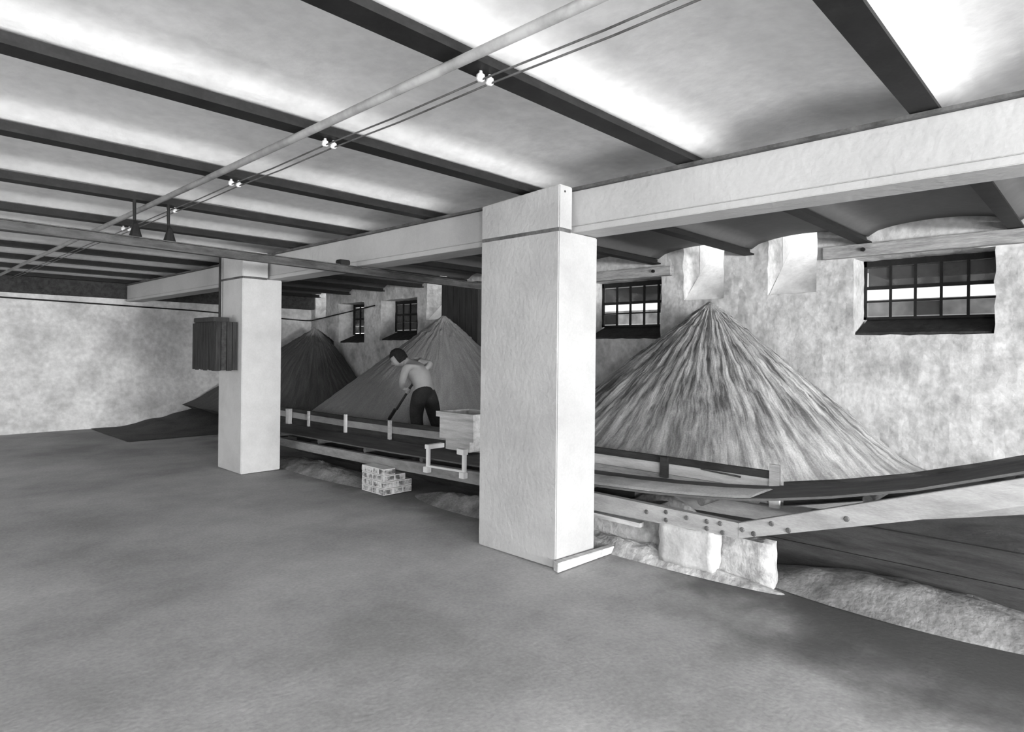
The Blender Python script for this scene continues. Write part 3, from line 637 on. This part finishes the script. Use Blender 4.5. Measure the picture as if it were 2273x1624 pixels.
# ------------------------------------------------------------ man with shovel
D0 = 8.35
def P(u, v, d=0.0):
    """figure laid out in the vertical plane he bends in; d = metres toward the wall"""
    x = (u - 1167); y = (v - 779); x2 = (x + y * ROLL); y2 = (y - x * ROLL)
    return Vector((0, 0, 1.6)) + FW * (D0 + d) + RT * (x2 / 1402 * D0) - UP * (y2 / 1402 * D0)
def skin(name, m, parent, chains, sub=2, root=0):
    verts = []; ed = []; rad = []; idx = {}
    for ch in chains:
        prev = None
        for nm, p, r in ch:
            if nm not in idx:
                idx[nm] = len(verts); verts.append(tuple(p)); rad.append(r)
            if prev is not None: ed.append((prev, idx[nm]))
            prev = idx[nm]
    me = bpy.data.meshes.new(name); me.from_pydata(verts, ed, []); o = bpy.data.objects.new(name, me); C.objects.link(o)
    mo = o.modifiers.new('skin', 'SKIN'); mo.use_smooth_shade = True; mo.branch_smoothing = .6
    sl = me.skin_vertices[0].data
    for i, r in enumerate(rad): sl[i].radius = (r, r) if not isinstance(r, tuple) else r
    for i in range(len(rad)): sl[i].use_root = (i == root)
    s_ = o.modifiers.new('sub', 'SUBSURF'); s_.levels = sub; s_.render_levels = sub
    dg = bpy.context.evaluated_depsgraph_get(); dg.update()
    m2 = bpy.data.meshes.new_from_object(o.evaluated_get(dg)); bpy.data.objects.remove(o)
    m2.materials.clear(); m2.materials.append(m); m2.name = name
    for p in m2.polygons: p.use_smooth = True
    o = bpy.data.objects.new(name, m2); C.objects.link(o)
    o.parent = parent; o.matrix_parent_inverse = Matrix.Translation(-Vector(parent.location))
    return o
man_base = P(950, 990); man_base.z = .36
man = thing('person', 'man bending over a shovel in dark trousers with bare pale back', 'person', tuple(man_base))
pel = P(940, 866)
hipN = P(932, 872, -.09); hipF = P(950, 868, .09)
knN = P(927, 920, -.12); knF = P(960, 918, .10)
anN = P(934, 978, -.13); anF = P(975, 978, .10)
for q in (anN, anF): q.z = .44
toN = anN - RT * .19; toF = anF - RT * .19
toN.z = toF.z = .39
sp1 = P(938, 845); sp2 = P(931, 827); ch = P(921, 812); nk = P(905, 803); 
shN = P(907, 813, -.17); shF = P(917, 804, .17)
elN = P(899, 846, -.20); haN = P(893, 868, -.04)
elF = P(955, 806, .10)
elF = P(958, 806, .02); haF = P(926, 838, -.05)
hd = P(885, 796); 
body = skin('body', M['skin'], man, [
    [('pel', pel, .17), ('s1', sp1, .19), ('s2', sp2, .21), ('ch', ch, .20), ('nk', nk, .07), ('hb', P(895, 799), .065)],
    [('ch', ch, .20), ('shF', shF, .062), ('elF', elF, .045), ('wrF', P(932, 831, -.045), .032)],
    [('ch', ch, .20), ('shN', shN, .062), ('elN', elN, .046), ('wrN', P(894, 861, -.06), .032)],
    [('pel', pel, .17), ('hN', hipN, .10), ('kN', knN, .065), ('aN', anN, .045), ('tN', toN, .035)],
    [('pel', pel, .17), ('hF', hipF, .10), ('kF', knF, .065), ('aF', anF, .045), ('tF', toF, .035)]])
# head and hands are merged into the one body mesh
def add_to(o, fn):
    bm = bmesh.new(); bm.from_mesh(o.data); fn(bm); bm.to_mesh(o.data); bm.free()
    for p in o.data.polygons: p.use_smooth = True
def blob(bm, c, axes, radii, seg=20):
    r = bmesh.ops.create_uvsphere(bm, u_segments=seg, v_segments=seg // 2 + 2, radius=1)
    for v in r['verts']:
        q = v.co; v.co = Vector(c) + axes[0] * q.x * radii[0] + axes[1] * q.y * radii[1] + axes[2] * q.z * radii[2]
    return r['verts']
fd = (-RT * .80 - UP * .60).normalized()          # way the face looks: left and down
hu = (-RT * .60 + UP * .80).normalized(); hs = FW
hc = P(884, 797)
def headfn(bm):
    vs = blob(bm, hc, (fd, hs, hu), (.095, .075, .115), 28)
    for v in vs:
        q = v.co - hc; a = q.dot(fd); b = q.dot(hs); c_ = q.dot(hu)
        if c_ < 0: v.co -= fd * (a * .12 * (-c_ / .115)) + hs * (b * .3 * (-c_ / .115))        # jaw
        if a > .06 and abs(b) < .016 and -.035 < c_ < .02: v.co += fd * .022 * (1 - abs(b) / .016)   # nose
        if a > .06 and .012 < abs(b) < .045 and -.0 < c_ < .028: v.co -= fd * .010                  # eye hollows
    for s_ in (-1, 1):
        blob(bm, hc + fd * .082 + hs * s_ * .03 + hu * .012, (fd, hs, hu), (.009, .012, .008), 8)
        blob(bm, hc - fd * .01 + hs * s_ * .074 - hu * .01, (fd, hs, hu), (.018, .010, .030), 10)
    blob(bm, hc + fd * .084 - hu * .055, (fd, hs, hu), (.010, .026, .007), 10)
    # neck
    blob(bm, (hc + P(897, 800)) / 2 - fd * .02 - hu * .04, (fd, hs, hu), (.058, .055, .085), 14)
add_to(body, headfn)
SH0 = P(929, 833, -.05); SH1 = P(875, 910, .16); sd_ = (SH1 - SH0).normalized()
def handfn(c, wr):
    def f(bm):
        side = FW; ax = sd_; out = side.cross(ax).normalized()
        if (c + out * .05 - wr).length > (c - out * .05 - wr).length: out = -out     # palm sits on the wrist side of the shaft
        pc = c + out * .032
        blob(bm, pc, (ax, side, out), (.045, .040, .018), 12)
        blob(bm, (pc + wr) / 2, ((wr - pc).normalized(), (wr - pc).cross(side).normalized(), (wr - pc).normalized().cross((wr - pc).cross(side).normalized())), ((wr - pc).length / 2 + .02, .026, .028), 10)
        for k, ln in enumerate((.9, 1.0, .95, .78)):
            o_ = ax * (-.030 + .02 * k); pts = []
            for i in range(6):
                a = math.radians(-10 + 215 * ln * i / 5); pts.append(c + o_ + (out * math.cos(a) - side * math.sin(a)) * .026)
            m_ = MB().tube(pts, [.0095, .0095, .009, .009, .008, .006], 8)
            vv_ = [bm.verts.new(q) for q in m_.v]
            for ff in m_.f: bm.faces.new([vv_[i] for i in ff])
        pts = [c + out * .03 - ax * .03 + side * .02, c + out * .022 - ax * .045 + side * .025, c + side * .026 - ax * .04, c - out * .012 + side * .022 - ax * .03]
        m_ = MB().tube(pts, [.012, .011, .010, .007], 8); vv_ = [bm.verts.new(q) for q in m_.v]
        for ff in m_.f: bm.faces.new([vv_[i] for i in ff])
    return f
hN_c = SH0 + sd_ * ((P(903, 874, -.05) - SH0).dot(sd_)); hF_c = SH0 + sd_ * .03
add_to(body, handfn(hN_c, P(894, 861, -.06))); add_to(body, handfn(hF_c, P(932, 831, -.045)))
skin('trousers', M['trouser'], man, [
    [('w', P(940, 851), .20), ('pel', pel, .20), ('hN', hipN, .13), ('kN', knN, .09), ('aN', anN + UP * .02, .075)],
    [('pel', pel, .20), ('hF', hipF, .13), ('kF', knF, .095), ('aF', anF + UP * .02, .075)]])
for a, t_ in ((anN, toN), (anF, toF)):
    skin('boot', M['boot'], man, [[('a', a + UP * .06, .058), ('b', a - UP * .02 + RT * .01, .058), ('c', (a + t_) / 2 - UP * .01, .05), ('d', t_ - RT * .02 + UP * .01, .042)]])
hm = bmesh.new(); vs = blob(hm, hc - fd * .018 + hu * .016, (fd, hs, hu), (.100, .084, .118), 24)
for v in list(hm.verts):
    q = v.co - hc
    if q.dot(fd) > .045 - max(0, q.dot(hu) - .05) * -2 or (q.dot(hu) < -.05): pass
bmesh.ops.delete(hm, geom=[v for v in hm.verts if ((v.co - hc).dot(fd) > .02 and (v.co - hc).dot(hu) < .065) or (v.co - hc).dot(hu) < -.06], context='VERTS')
for v in hm.verts: v.co += Vector((N3(*v.co, 40), N3(v.co.y, v.co.z, v.co.x, 40), 0)) * .008
me = bpy.data.meshes.new('hair'); hm.to_mesh(me); hm.free(); me.materials.append(M['hair']); ho = bpy.data.objects.new('hair', me); C.objects.link(ho)
so = ho.modifiers.new('s', 'SOLIDIFY'); so.thickness = .012
ho.parent = man; ho.matrix_parent_inverse = Matrix.Translation(-Vector(man.location))
sh = thing('shovel', 'long-handled shovel held by the bending man', 'shovel', tuple(SH1))
MB().tube([SH0 - sd_ * .10, SH0 + sd_ * .3, SH1], [.017, .016, .018], 10).build('handle', M['tarred'], sh, smooth=True)
gr = (SH0 - sd_ * .10)
MB().tube([gr - FW * .05, gr + FW * .05], .014, 8).build('grip', M['tarred'], sh)
bn = FW.cross(sd_).normalized(); mb = MB(); nn = 8
for i in range(nn + 1):
    for j in range(nn + 1):
        t_ = i / nn; s_ = j / nn * 2 - 1; wdt = .105 * (1 if t_ < .7 else math.sqrt(max(0.02, 1 - ((t_ - .7) / .32) ** 2)))
        mb.v.append(tuple(SH1 + sd_ * (t_ * .22 - .01) + FW * (s_ * wdt) + bn * (.03 * s_ * s_ - .01)))
for i in range(nn):
    for j in range(nn):
        a = i * (nn + 1) + j; mb.f.append((a, a + 1, a + nn + 2, a + nn + 1))
bl = mb.build('blade', M['steel'], sh, smooth=True); so = bl.modifiers.new('s', 'SOLIDIFY'); so.thickness = .006
